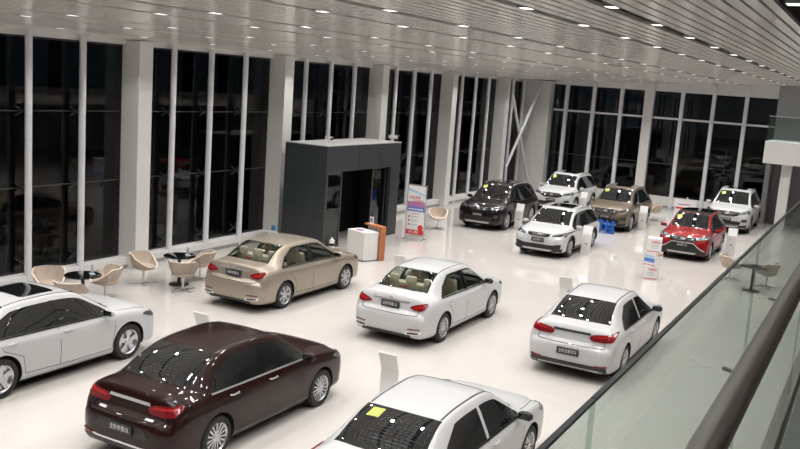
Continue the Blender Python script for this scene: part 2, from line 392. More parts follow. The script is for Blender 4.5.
class Body:
    def __init__(s, tab, sx=1, sy=1, sz=1):
        s.tab = [(a*sy, b*sx, c*sz, d*sz, e*sx, f*sz, g*sz) for a, b, c, d, e, f, g in tab]
        ys = [r[0] for r in s.tab]
        s.W, s.zb, s.zs, s.wt, s.ze, s.zt = [pchip(ys, [r[i] for r in s.tab]) for i in range(1, 7)]
        s.y0, s.y1 = ys[0], ys[-1]; s.sy = sy; s.sz = sz; s.sx = sx
    def ring(s, y, sub=4):
        W, zb, zs, wt, ze, zt = s.W(y), s.zb(y), s.zs(y), s.wt(y), s.ze(y), s.zt(y)
        h = zs-zb; wb = .935*W
        P = [(0, zb), (.55*W, zb), (.86*W, zb), (.965*W, zb+.10*h), (.985*W, zb+.3*h), (W, zb+.58*h), (.99*W, zb+.86*h), (wb, zs+.005), ((wb+wt)/2+.012, (zs+ze)/2), (wt+.012, ze-.012), (wt*.86, ze+(zt-ze)*.55), (wt*.45, zt-(zt-ze)*.10), (0, zt)]
        return catmull(P, sub)
    def build(s, fine=False):
        ys = []
        kn = [r[0] for r in s.tab]
        for a, b in zip(kn, kn[1:]):
            n = max(2, int(math.ceil((b-a)/(.02 if fine else .055))))
            ys += [a+(b-a)*k/n for k in range(n)]
        ys.append(kn[-1])
        bm = bmesh.new(); rings = []
        for y in ys:
            half = s.ring(y, 8 if fine else 4)
            R_ = [bm.verts.new((x, y, z)) for x, z in half]
            L_ = [bm.verts.new((-x, y, z)) for x, z in half[1:-1]][::-1]
            rings.append(R_+L_)
        n = len(rings[0])
        for a, b in zip(rings, rings[1:]):
            for k in range(n): bm.faces.new((a[k], a[(k+1) % n], b[(k+1) % n], b[k]))
        bm.faces.new(rings[0]); bm.faces.new(rings[-1][::-1])
        bmesh.ops.recalc_face_normals(bm, faces=bm.faces)
        return bm
def chaikin(poly, k=2, f=.22):
    for _ in range(k):
        out = []
        for i in range(len(poly)):
            a, b = poly[i], poly[(i+1) % len(poly)]
            out.append((a[0]*(1-f)+b[0]*f, a[1]*(1-f)+b[1]*f)); out.append((a[0]*f+b[0]*(1-f), a[1]*f+b[1]*(1-f)))
        poly = out
    return poly
VIEW = {'R': (lambda u, v: (Vector((3, u, v)), Vector((-1, 0, 0)))), 'L': (lambda u, v: (Vector((-3, u, v)), Vector((1, 0, 0)))),
        'T': (lambda u, v: (Vector((u, v, 4)), Vector((0, 0, -1)))), 'F': (lambda u, v: (Vector((u, 5, v)), Vector((0, -1, 0)))), 'B': (lambda u, v: (Vector((u, -5, v)), Vector((0, 1, 0))))}
def patch(name, poly, view, bvh, m, parent, off=.004, depth=.014, res=.07, rnd=0, label=None):
    if rnd: poly = chaikin(poly, 2, rnd)
    bm = bmesh.new(); vs = [bm.verts.new((u, v, 0)) for u, v in poly]
    try: bm.faces.new(vs)
    except ValueError: pass
    for ax in (0, 1):
        lo = min(p[ax] for p in poly); hi = max(p[ax] for p in poly); n = int((hi-lo)/res)
        for k in range(1, n+1):
            c = lo+(hi-lo)*k/(n+1); no = (1, 0, 0) if ax == 0 else (0, 1, 0); pc = (c, 0, 0) if ax == 0 else (0, c, 0)
            bmesh.ops.bisect_plane(bm, geom=bm.verts[:]+bm.edges[:]+bm.faces[:], plane_co=pc, plane_no=no, dist=1e-5)
    bmesh.ops.triangulate(bm, faces=[f for f in bm.faces if len(f.verts) > 4])
    nm = {}
    for v in bm.verts:
        o, d = VIEW[view](v.co.x, v.co.y)
        h, no, i, dist = bvh.ray_cast(o, d)
        if h is None:
            q = o+d*(o.length-.6) if view in 'RL' else o+d*(4.2 if view != 'T' else 3)
            if view in 'RL': q = Vector((.8 if view == 'R' else -.8, o.y, o.z))
            elif view == 'F': q = Vector((o.x, 2.1, o.z))
            elif view == 'B': q = Vector((o.x, -2.2, o.z))
            h, no, i, dist = bvh.find_nearest(q)
        # smooth the normal a little by blending with the view direction
        no = (no - d*.35).normalized()
        v.co = h+no*off; nm[v] = no
    bd = [e for e in bm.edges if e.is_boundary]
    r = bmesh.ops.extrude_edge_only(bm, edges=bd)
    nv = [g for g in r['geom'] if isinstance(g, bmesh.types.BMVert)]
    kd = {tuple(round(c, 5) for c in v.co): n for v, n in nm.items() if v.is_valid}
    for v in nv:
        n_ = kd.get(tuple(round(c, 5) for c in v.co))
        if n_: v.co -= n_*depth
    o = obj(name, bm, m, parent, smooth=True, ang=50)
    if label: o['label'] = label
    return o
def arc(cy, cz, r, a0, a1, n):
    return [(cy+r*math.cos(a0+(a1-a0)*k/n), cz+r*math.sin(a0+(a1-a0)*k/n)) for k in range(n+1)]
RIMS = {}
def rim_bm(R, style):
    bm = bmesh.new(); r = R*.70
    # outward is +x; origin at the outer face plane
    lathe(bm, [(r*.99, -.17), (r*.90, -.165), (r*.90, -.02), (r*.985, .0), (r*1.0, -.008), (r*1.0, -.06)], 32, 'x')
    for f in bm.faces: f.material_index = 0
    n0 = len(bm.faces)
    hub = [(0.0001, .0), (.055, -.002), (.075, -.02), (.075, -.05)]
    lathe(bm, hub, 16, 'x')
    def spoke(a, w0, w1, sk=0):
        c, s_ = math.cos(a), math.sin(a); c2, s2 = math.cos(a+sk), math.sin(a+sk)
        def pt(rr, tt, x, cc, ss): return (x, rr*cc-tt*ss, rr*ss+tt*cc)
        A = [pt(.05, -w0, -.015, c, s_), pt(.05, w0, -.015, c, s_), pt(r*.955, w1, -.012, c2, s2), pt(r*.955, -w1, -.012, c2, s2)]
        Bv = [(p[0]-.03, p[1], p[2]) for p in A]
        va = [bm.verts.new(p) for p in A]; vb = [bm.verts.new(p) for p in Bv]
        bm.faces.new(va); bm.faces.new(vb[::-1])
        for i in range(4): bm.faces.new((va[i], vb[i], vb[(i+1) % 4], va[(i+1) % 4]))
    if style == 'five':
        for k in range(5): spoke(2*PI*k/5+.3, .035, .022, -.10); spoke(2*PI*k/5+.3, .03, .018, .16)
    elif style == 'ten':
        for k in range(10): spoke(2*PI*k/10, .012, .013, .14 if k % 2 else -.14); 
        for k in range(5): spoke(2*PI*k/5+.31, .012, .011)
    else:
        for k in range(7): spoke(2*PI*k/7, .022, .016, .1); spoke(2*PI*k/7, .018, .010, -.14)
    bmesh.ops.recalc_face_normals(bm, faces=bm.faces)
    return bm
def wheel(parent, x, y, R, style):
    side = 1 if x > 0 else -1
    wd = .205
    bm = bmesh.new(); r = R*.70
    lathe(bm, [(r, -wd), (R*.93, -wd), (R*.985, -wd+.02), (R, -wd+.05), (R, -.05), (R*.985, -.02), (R*.93, .0), (R*.80, .006), (r, -.004), (r, -wd)], 40, 'x')
    bmesh.ops.remove_doubles(bm, verts=bm.verts[:], dist=1e-4)
    t = obj('wheel', bm, M_TYRE, parent, smooth=True, ang=35)
    t.location = (x, y, R); t.rotation_euler = (0, 0, 0 if side > 0 else PI)
    o = obj('rim', rim_bm(R, style), M_RIM, t, smooth=True, ang=30)
    bm = bmesh.new(); lathe(bm, [(r*.93, -.10), (.02, -.10)], 24, 'x'); lathe(bm, [(r*.93, -.12), (.02, -.12)], 24, 'x')
    obj('brake_disc', bm, M_WELL, t)
def strip(pts, w):      # polygon around a polyline
    up = []; dn = []
    for i, p in enumerate(pts):
        a = pts[max(i-1, 0)]; b = pts[min(i+1, len(pts)-1)]; dx, dy = b[0]-a[0], b[1]-a[1]; L = math.hypot(dx, dy); nx, ny = -dy/L, dx/L
        up.append((p[0]+nx*w/2, p[1]+ny*w/2)); dn.append((p[0]-nx*w/2, p[1]-ny*w/2))
    return up+dn[::-1]
def mir(poly): return [(-u, v) for u, v in poly][::-1]
WB_CACHE = {}
def build_car(kind, paint, label, cat, x, y, rz, o_):
    """kind: 'sedan' | 'suv'; o_: options"""
    g = o_.get
    sx, sy, sz = o_.get('scale', (1, 1, 1))
    bd = Body(SEDAN if kind == 'sedan' else SUV, sx, sy, sz)
    root = empty(o_.get('name', 'sedan_car' if kind == 'sedan' else 'suv_car'), (x, y, 0), rz, label, cat)
    R = o_.get('R', .318 if kind == 'sedan' else .355); ax = (1.325 if kind == 'sedan' else 1.335)*sy
    bm = bd.build(bool(g('clear'))); bvh = BVHTree.FromBMesh(bm)
    me = bpy.data.meshes.new('body'); bm.to_mesh(me); bm.free()
    me.materials.append(paint); me.materials.append(M_WELL)
    body = bpy.data.objects.new('body', me); COL.objects.link(body)
    # wheel arches
    cb = bmesh.new(); RA = R*1.14
    for sy_ in (-ax, ax):
        for s_ in (-1, 1):
            lathe(cb, [(RA, .50*s_), (RA, 1.2*s_)], 40, 'x', (0, sy_, R+.005))
    bmesh.ops.recalc_face_normals(cb, faces=cb.faces)
    cme = bpy.data.meshes.new('cut'); cb.to_mesh(cme); cb.free(); cme.materials.append(paint); cme.materials.append(M_WELL)
    for p in cme.polygons: p.material_index = 1
    cut = bpy.data.objects.new('cut', cme); COL.objects.link(cut)
    md = body.modifiers.new('b', 'BOOLEAN'); md.operation = 'DIFFERENCE'; md.object = cut; md.solver = 'EXACT'
    dg = bpy.context.evaluated_depsgraph_get(); nme = bpy.data.meshes.new_from_object(body.evaluated_get(dg))
    body.modifiers.clear(); COL.objects.unlink(cut); bpy.data.objects.remove(cut)
    bpy.data.objects.remove(body)
    bb = bmesh.new(); bb.from_mesh(nme)
    clear = g('clear')
    def top(y_): return bd.ze(y_)-.062*sz
    def bot(y_): return bd.zs(y_)+.045*sz
    # side glass outline
    if kind == 'sedan': yf, yr0, yr1, bp = .93*sy, g('c0', -1.42)*sy, g('c1', -.86)*sy, -.20*sy
    else: yf, yr0, yr1, bp = .98*sy, -1.92*sy, -1.72*sy, -.18*sy
    def sidewin(a, b, a_top=None, b_top=None):   # from y=a (front) to y=b (rear)
        a_top = a if a_top is None else a_top; b_top = b if b_top is None else b_top
        n = 12; T = []; Bt = []
        for k in range(n+1):
            yy = a_top+(b_top-a_top)*k/n
            if top(yy) > bot(yy)+.01: T.append((yy, top(yy)))
        for k in range(n+1):
            yy = a+(b-a)*k/n
            if yy <= T[0][0]+.02: Bt.append((yy, bot(yy)))
        if b < -1.2*sy: T.append(((b*.62+b_top*.38), bot(b)+(top(b_top)-bot(b))*.52)) if top(b*.62+b_top*.38) > bot(b)+(top(b_top)-bot(b))*.52 else None
        return T+Bt[::-1]
    ws = []
    if kind == 'sedan':
        ws = [sidewin(yf, bp+.04, yf, bp+.055), sidewin(bp-.04, yr0, bp-.025, yr1)]
    else:
        ws = [sidewin(yf, bp+.03, yf, bp+.04), sidewin(bp-.04, -1.12*sy, bp-.03, -1.08*sy), sidewin(-1.20*sy, yr0, -1.16*sy, yr1)]
    def cw(y_, k=.93): return bd.wt(y_)*k
    fy0, fy1 = (1.03*sy, .30*sy) if kind == 'sedan' else (1.07*sy, .40*sy)
    ry0, ry1 = (-1.70*sy, -1.04*sy) if kind == 'sedan' else (-2.13*sy, -1.83*sy)
    def topwin(ya, yb):
        n = 8; L = [ya+(yb-ya)*k/n for k in range(n+1)]
        bulge = lambda k: 0
        Rr = [(cw(q), q) for q in L]; Ll = [(-cw(q), q) for q in L][::-1]
        sgn = 1 if ya > 0 else -1
        # curved lower edge
        mid = [(cw(ya)*(1-2*t), ya+sgn*.05*(1-(1-2*t)**2)) for t in (.75, .5, .25)]
        tp = [(cw(yb)*(1-2*t), yb+sgn*.03*(1-(1-2*t)**2)) for t in (.25, .5, .75)]
        return Rr+tp+Ll+mid
    wsp, rwp = topwin(fy0, fy1), topwin(ry0, ry1)
    if clear:
        def inside(p, poly):
            c = False; j = len(poly)-1
            for i in range(len(poly)):
                if (poly[i][1] > p[1]) != (poly[j][1] > p[1]) and p[0] < (poly[j][0]-poly[i][0])*(p[1]-poly[i][1])/(poly[j][1]-poly[i][1])+poly[i][0]: c = not c
                j = i
            return c
        def shrink(poly, k=.9):
            cx = sum(p[0] for p in poly)/len(poly); cy = sum(p[1] for p in poly)/len(poly)
            return [(cx+(p[0]-cx)*k, cy+(p[1]-cy)*k) for p in poly]
        kill = []
        sw = [shrink(w_, .88) for w_ in ws]; tw = [shrink(wsp, .92), shrink(rwp, .92)]; sw2 = [shrink(w_, .99) for w_ in ws]; tw2 = [shrink(wsp, .99), shrink(rwp, .99)]
        for f in bb.faces:
            c = f.calc_center_median()
            if c.z < .92: continue
            if abs(f.normal.x) > .5 and abs(c.x) > .5 and any(inside((c.y, c.z), w_) for w_ in sw): kill.append(f)
            elif f.normal.z > .3 and any(inside((c.x, c.y), w_) for w_ in tw): kill.append(f)
            elif abs(f.normal.x) > .5 and abs(c.x) > .5 and any(inside((c.y, c.z), w_) for w_ in sw2): f.material_index = 1
            elif f.normal.z > .3 and any(inside((c.x, c.y), w_) for w_ in tw2): f.material_index = 1
        bmesh.ops.delete(bb, geom=kill, context='FACES')
    ob = obj('body', bb, [paint, M_WELL], root, smooth=True, ang=32)
    P = lambda name, poly, v, m, **k: patch(name, poly, v, bvh, m, root, **k)
    GL = M_CGLASS if clear else M_TGLASS
    def sc_(poly): return [(u*sy, v*sz) for u, v in poly]
    def sf(poly): return [(u*sx, v*sz) for u, v in poly]
    # glass with a black border
    for w_ in ws:
        for v in 'RL':
            if not clear: P('side_window', w_, v, GL, off=.005)
            else: P('side_window', w_, v, GL, off=.005, depth=.004)
    P('windshield', wsp, 'T', GL, off=.006); P('rear_window', rwp, 'T', GL, off=.006)
    # black pillars between the side windows
    for v in 'RL':
        pil = [(bp+.06, bot(bp)), (bp+.05, top(bp)+.005), (bp-.045, top(bp)+.005), (bp-.06, bot(bp))]
        P('pillar_trim', pil, v, g('pillar', M_BLKG), off=.0035)
        if kind == 'suv':
            q = -1.16*sy; P('pillar_trim', [(q+.05, bot(q)), (q+.08, top(q)+.004), (q-.02, top(q)+.004), (q-.06, bot(q))], v, M_BLKG, off=.0035)
        # weather strip / chrome below the glass
        line = [(yf+.02-(yf+.02-yr0)*k/10, bot(yf+.02-(yf+.02-yr0)*k/10)-.016) for k in range(11)]
        P('window_trim', strip(line, .024), v, g('trim', M_BLK), off=.008, res=.12)
        if g('quarter'):
            pass
        # door seams
        zb_ = .30*sz
        s1 = [(1.0*sy, bot(1.0*sy)-.05), (.985*sy, .7*sz), (.93*sy, zb_)]
        s2 = [(bp-.02, bot(bp)-.03), (bp-.0, .6*sz), (bp+.0, zb_)]
        s3 = [(yr0*.86, bot(yr0)-.03), (yr0*.80, .78*sz), (-ax+R*1.22*.98, .62*sz), (-ax+R*1.35, zb_+.02)]
        s4 = [(.93*sy, zb_), (0, zb_-.005), (-ax+R*1.35, zb_+.02)]
        for s_ in (s1, s2, s3, s4): P('door_seam', strip(s_, .010), v, M_SEAM, off=.0012, res=.12)
        crease = [(1.35*sy-k*.3*sy, (.80+.008*k)*sz) for k in range(11)]
    # handles
    for v, s_ in (('R', 1), ('L', -1)):
        for yy in (bp+.16, yr0*.80+.16 if kind == 'sedan' else -1.0*sy):
            zz = bot(yy)-.105*sz
            h, no, i_, d_ = bvh.ray_cast(Vector((3*s_, yy, zz)), Vector((-s_, 0, 0)))
            hb = bmesh.new(); tube(hb, [(h.x-.005*s_, yy-.09, zz), (h.x+.028*s_, yy-.07, zz+.002), (h.x+.032*s_, yy, zz+.003), (h.x+.028*s_, yy+.07, zz+.002), (h.x-.005*s_, yy+.09, zz)], .012, 6)
            obj('door_handle', hb, g('handle', paint), root, smooth=True)
        # mirror
        mb = bmesh.new()
        ym = (.80 if kind == 'sedan' else .86)*sy; zm = bd.zs(ym)+.10*sz; xm = bd.W(ym)*.93
        lathe(mb, [(.0001, -.105), (.045, -.095), (.075, -.05), (.082, .01), (.07, .07), (.04, .10), (.0001, .105)], 12, 'x')
        for v_ in mb.verts: v_.co = Vector((v_.co.x*1.05+(xm+.13)*s_, v_.co.y*.62+ym+(-.02), v_.co.z*.85+zm))
        mo = obj('side_mirror', mb, g('mirror', paint), root, smooth=True)
        gb = bmesh.new(); bx(gb, min((xm+.04)*s_, (xm+.22)*s_), max((xm+.04)*s_, (xm+.22)*s_), ym-.078, ym-.066, zm-.045, zm+.045); obj('mirror_glass', gb, M_TGLASS, mo)
        gb = bmesh.new(); tube(gb, [((xm-.03)*s_, ym+.02, zm-.06), ((xm+.06)*s_, ym, zm-.05)], .022, 8); obj('mirror_stalk', gb, M_BLK, mo)
    # bumpers: rear lower valance and front lower grille
    if kind == 'sedan':
        style = g('style', 'a')
        if style == 'a':      # cat-eye lamps split low on the boot
            TL = [(.44, .845), (.56, .905), (.70, .945), (.78, .955), (.815, .90), (.79, .83), (.70, .79), (.55, .80)]
            P('taillight', TL, 'B', M_RED, rnd=.2, off=.012); P('taillight', mir(TL), 'B', M_RED, rnd=.2, off=.012)
            IN = [(.52, .845), (.66, .90), (.76, .925), (.75, .86), (.62, .825)]
            P('lamp_insert', IN, 'B', M_REDB, rnd=.2, off=.016); P('lamp_insert', mir(IN), 'B', M_REDB, rnd=.2, off=.016)
            P('boot_trim', [(-.42, .925), (.42, .925), (.44, .955), (-.44, .955)], 'B', M_CHROME, off=.014, label='chrome strip across the boot lid')
            pz = .845
            for s_ in (1, -1):
                ex = [(.44*s_, .30), (.74*s_, .315), (.80*s_, .38), (.50*s_, .375)]
                if s_ < 0: ex = ex[::-1]
                P('exhaust_trim', ex, 'B', M_CHROME, rnd=.15, off=.014)
                ex2 = [(.48*s_, .318), (.72*s_, .33), (.755*s_, .365), (.52*s_, .36)]
                if s_ < 0: ex2 = ex2[::-1]
                P('exhaust_tip', ex2, 'B', M_BLK, rnd=.15, off=.02)
                rf = [(.50*s_, .41), (.76*s_, .425), (.755*s_, .443), (.51*s_, .43)]
                if s_ < 0: rf = rf[::-1]
                P('reflector', rf, 'B', M_RED, off=.012)
            P('rear_valance', [(-.62, .22), (.62, .22), (.55, .30), (-.55, .30)], 'B', M_BLK, off=.012)
        else:                 # wide lamps joined by a chrome strip
            TL = [(.34, .86), (.42, .925), (.60, .95), (.78, .965), (.82, .92), (.80, .83), (.62, .80), (.40, .80)]
            P('taillight', TL, 'B', M_RED, rnd=.12, off=.012); P('taillight', mir(TL), 'B', M_RED, rnd=.12, off=.012)
            IN = [(.39, .872), (.46, .905), (.60, .925), (.77, .94), (.78, .915), (.6, .885)]
            P('lamp_insert', IN, 'B', M_REDB, rnd=.15, off=.016); P('lamp_insert', mir(IN), 'B', M_REDB, rnd=.15, off=.016)
            P('boot_trim', [(-.38, .90), (.38, .90), (.36, .94), (-.36, .94)], 'B', g('strip', M_CHROME), off=.016)
            pz = .555
            P('plate_recess', [(-.50, .47), (.50, .47), (.40, .63), (-.40, .63)], 'B', g('recess', M_BLK), rnd=.15, off=.008)
            P('rear_valance', [(-.77, .225), (.77, .225), (.74, .36), (.4, .355), (-.4, .355), (-.74, .36)], 'B', g('valance', M_BLK), off=.012)
            if g('lowtrim'): P('bumper_trim', [(-.80, .36), (-.4, .335), (.4, .335), (.80, .36), (.80, .385), (.4, .36), (-.4, .36), (-.80, .385)], 'B', M_CHROME, off=.015)
            for s_ in (1, -1):
                rf = [(.52*s_, .345), (.76*s_, .355), (.755*s_, .385), (.53*s_, .37)]
                if s_ < 0: rf = rf[::-1]
                P('reflector', rf, 'B', M_RED, off=.017)
            bd1 = [(-.50, .725), (-.36, .725), (-.36, .745), (-.50, .745)]
            P('lettering_badge', bd1, 'B', M_SKID, off=.012); P('lettering_badge', mir(bd1), 'B', M_SKID, off=.012)
        # boot lid seam
        for s_ in (1, -1):
            sm = [(.66*s_, .70), (.655*s_, .80)]
            P('boot_seam', strip(sm, .010), 'B', M_SEAM, off=.002)
        P('boot_seam', strip([(-.66, .70), (-.3, .69), (.3, .69), (.66, .70)], .010), 'B', M_SEAM, off=.002)
        HL = [(.40, .68), (.58, .76), (.76, .82), (.84, .80), (.80, .72), (.60, .66)]
        P('headlight', HL, 'F', M_LAMP, rnd=.15, off=.01); P('headlight', mir(HL), 'F', M_LAMP, rnd=.15, off=.01)
        SL = [(1.64*sy, .80), (1.78*sy, .835), (1.98*sy, .775), (2.04*sy, .72), (1.90*sy, .71)]
        for v in 'RL': P('headlight', SL, v, M_LAMP, rnd=.15, off=.008)
        P('grille', [(-.36, .56), (.36, .56), (.40, .68), (-.40, .68)], 'F', M_BLK, rnd=.15, off=.008)
        P('lower_grille', [(-.5, .30), (.5, .30), (.44, .44), (-.44, .44)], 'F', M_BLK, rnd=.15, off=.008)
        # plate
        h, no, i_, d_ = bvh.ray_cast(Vector((0, -5, pz)), Vector((0, 1, 0)))
        yp = h.y-.03
        pb = bev(B(-.22, .22, yp-.008, yp+.012, pz-.068, pz+.068), .006, 1); pl = obj('licence_plate', pb, M_PLATE, root)
        text('plate_lettering', g('plate', '全新帝豪GL'), .085, M_TXT, pl, (0, yp-.010, pz), (PI/2, 0, 0), .36)
        # emblem
        eb = bmesh.new(); h2 = bvh.ray_cast(Vector((0, -5, .965)), Vector((0, 1, 0)))[0]
        lathe(eb, [(.0001, -.008), (.045, -.006), (.05, .006), (.0001, .008)], 20, 'z')
        for v_ in eb.verts: v_.co = Vector((v_.co.x*1.1, h2.y-.012+v_.co.z-.01, .985+v_.co.y*.8))
        if style == 'a': obj('emblem', eb, M_SKID, root, smooth=True)
        else: eb.free()
        # defroster lines / high brake lamp
        if not clear:
            for k in range(14):
                yy = ry0+.06+(ry1-ry0-.10)*k/13; ww = cw(yy)*.93
                P('defroster_line', [(-ww, yy-.002), (ww, yy-.002), (ww, yy+.002), (-ww, yy+.002)], 'T', mat('defroster', (.022, .021, .02), .3), off=.0075, depth=.002, res=.3)
        if style == 'a': P('high_brake_lamp', [(-.10, ry0+.05), (.10, ry0+.05), (.095, ry0+.075), (-.095, ry0+.075)], 'T', M_RED, off=.009)
    else:
        clad = M_BLK
        # front
        HL = sf([(.46, .87), (.62, .915), (.86, .965), (.89, .92), (.82, .85), (.60, .81), (.48, .80)])
        P('headlight', HL, 'F', M_LAMP, rnd=.12, off=.012); P('headlight', mir(HL), 'F', M_LAMP, rnd=.12, off=.012)
        SL = [(1.62*sy, .925*sz), (1.80*sy, .945*sz), (2.0*sy, .89*sz), (2.0*sy, .81*sz), (1.85*sy, .83*sz)]
        for v in 'RL': P('headlight', SL, v, M_LAMP, rnd=.15, off=.008)
        for s_ in (1, -1):
            inn = sf([(.52*s_, .835), (.66*s_, .865), (.80*s_, .915), (.78*s_, .875), (.64*s_, .83)])
            if s_ < 0: inn = inn[::-1]
            P('headlight_unit', inn, 'F', M_BLKG, rnd=.12, off=.016)
        GRo = g('grille', [(-.52, .895), (.52, .895), (.49, .78), (.30, .705), (-.30, .705), (-.49, .78)])
        P('grille', sf(GRo), 'F', M_BLKG, rnd=.1, off=.012)
        gx0, gx1 = min(p[0] for p in GRo), max(p[0] for p in GRo); gz0, gz1 = min(p[1] for p in GRo), max(p[1] for p in GRo)
        nb = 4
        for k in range(nb):
            zz = gz0+(gz1-gz0)*(k+.7)/(nb+.2); ww = gx1*(.52+.36*(k+.5)/nb)
            P('grille_bar', sf([(-ww, zz-.006), (0, zz-.022), (ww, zz-.006), (ww, zz+.001), (0, zz-.014), (-ww, zz+.001)]), 'F', mat('grille_metal', (.30, .30, .31), .3, .7), off=.017, depth=.006)
        eb = bmesh.new(); ze_ = (gz0+gz1)/2*sz+.02; h2 = bvh.ray_cast(Vector((0, 5, ze_)), Vector((0, -1, 0)))[0]
        lathe(eb, [(.0001, -.012), (.06, -.008), (.068, .0), (.0001, .010)], 20, 'z')
        for v_ in eb.verts: v_.co = Vector((v_.co.x*1.1, h2.y+.02+v_.co.z, ze_+v_.co.y*.8))
        obj('emblem', eb, M_CHROME, root, smooth=True)
        LG = g('lower', [(-.60, .52), (.60, .52), (.56, .38), (-.56, .38)])
        P('lower_grille', sf(LG), 'F', M_BLK, rnd=.1, off=.010)
        P('bumper_cladding', sf([(-.84, .40), (-.6, .37), (.6, .37), (.84, .40), (.80, .27), (-.80, .27)]), 'F', clad, off=.014)
        P('skid_plate', sf([(-.52, .34), (.52, .34), (.46, .285), (-.46, .285)]), 'F', M_SKID, off=.022)
        for s_ in (() if g('lower') else (1, -1)):
            fg = sf([(.60*s_, .60), (.80*s_, .64), (.82*s_, .52), (.62*s_, .50)])
            if s_ < 0: fg = fg[::-1]
            P('fog_lamp_housing', fg, 'F', clad, rnd=.15, off=.014)
            fl_ = sf([(.68*s_, .585), (.76*s_, .60), (.765*s_, .545), (.69*s_, .54)])
            if s_ < 0: fl_ = fl_[::-1]
            P('fog_lamp', fl_, 'F', M_LAMP, rnd=.2, off=.02)
        if g('vtrim'):     # chrome hook around the lower grille
            P('bumper_trim', strip(sf([(-.78, .42), (-.62, .50), (-.38, .68), (.38, .68), (.62, .50), (.78, .42)]), .026), 'F', M_CHROME, off=.022, label='bright trim framing the lower grille')
        pzz = g('pz', .585)*sz
        h = bvh.ray_cast(Vector((0, 5, pzz)), Vector((0, -1, 0)))[0]; yp = h.y+.035
        pl = obj('licence_plate', bev(B(-.22, .22, yp-.012, yp+.008, pzz-.068, pzz+.068), .006, 1), M_PLATE, root)
        text('plate_lettering', g('plate', '吉利博越'), .085, M_TXT, pl, (0, yp+.010, pzz), (PI/2, 0, PI), .34)
        # rear
        TL = sf([(.50, .93), (.62, 1.0), (.84, 1.03), (.90, .98), (.86, .86), (.55, .86)])
        P('taillight', TL, 'B', M_RED, rnd=.12, off=.012); P('taillight', mir(TL), 'B', M_RED, rnd=.12, off=.012)
        P('rear_cladding', sf([(-.80, .28), (.80, .28), (.76, .48), (-.76, .48)]), 'B', clad, off=.012)
        # side cladding and arches
        for v in 'RL':
            P('sill_cladding', [(ax-R*1.2, .25*sz), (-ax+R*1.2, .25*sz), (-ax+R*1.25, .36*sz), (ax-R*1.25, .36*sz)], v, clad, off=.012)
            for cy in (ax, -ax):
                ring_ = arc(cy, R+.005, R*1.26, -.18, PI+.18, 18)+arc(cy, R+.005, R*1.12, PI+.10, -.10, 18)
                P('arch_cladding', ring_, v, clad, off=.012)
        # roof rails and sunroof
        if g('rails', True):
            for s_ in (1, -1):
                rb = bmesh.new(); pts = []
                for k in range(13):
                    yy = .28*sy-(.28+1.62)*sy*k/12; lift = .035 if 0 < k < 12 else -.01
                    pts.append(((bd.wt(yy)-.02)*s_, yy, bd.ze(yy)+.012+lift))
                tube(rb, pts, .017, 8); obj('roof_rail', rb, g('railm', M_SKID), root, smooth=True)
    if g('sunroof', kind == 'suv'):
        q0, q1 = (.12, -.95) if kind == 'suv' else (.05, -.62)
        P('sunroof', [(-.42, q0*sy), (.42, q0*sy), (.40, q1*sy), (-.40, q1*sy)], 'T', M_BLKG, rnd=.06, off=.006)
    if g('blackroof'):
        ys_ = [(.38-2.1*k/12)*sy for k in range(13)]
        pr = [(bd.wt(q)*.97, q) for q in ys_]; P('roof_panel', pr+[(-a, b) for a, b in pr][::-1], 'T', M_BLKG, off=.0045)
    if kind == 'sedan' and g('roofseam', True):
        for s_ in (1, -1):
            L = [(.885*bd.wt(.28-1.3*k/8)*s_, (.28-1.3*k/8)*sy) for k in range(9)]
            P('roof_seam', strip(L, .026), 'T', M_BLK, off=.002, res=.1)
    # bonnet seams
    for s_ in (1, -1):
        hy = 1.12 if kind == 'sedan' else 1.15; he = 2.0 if kind == 'sedan' else 1.98
        L = [(bd.wt((hy+(he-hy)*k/6)*sy)*1.08*s_, (hy+(he-hy)*k/6)*sy) for k in range(7)]
        P('bonnet_seam', strip(L, .010), 'T', M_SEAM, off=.0015, res=.1)
    # wipers
    for xx in (.52, -.05):
        wb_ = bmesh.new(); q = []
        for k in range(5):
            px = xx-.55*k/4 if xx > 0 else xx-.42*k/4; py = fy0-.03-.02*k; hh = bvh.ray_cast(Vector((px, py, 3)), Vector((0, 0, -1)))[0]; q.append((px, py, hh.z+.018))
        tube(wb_, q, .008, 5); obj('wiper', wb_, M_BLK, root)
    # stickers
    for (v, poly) in g('stickers', []): P('window_sticker', poly, v, M_YEL, off=.010, depth=.003)
    # wheels
    xo = o_.get('track', .875*sx)
    for yy in (ax, -ax):
        for s_ in (1, -1): wheel(root, xo*s_, yy, R, g('rims', 'ten'))
    # underbody; the wider box between the wheels is added to block light
    ub = bmesh.new(); bx(ub, -.64, .64, -2.05*sy, 1.98*sy, .165, .30); bx(ub, -.80*sx, .80*sx, -ax+R*1.2, ax-R*1.2, .165, .28); obj('underbody', ub, M_WELL, root)
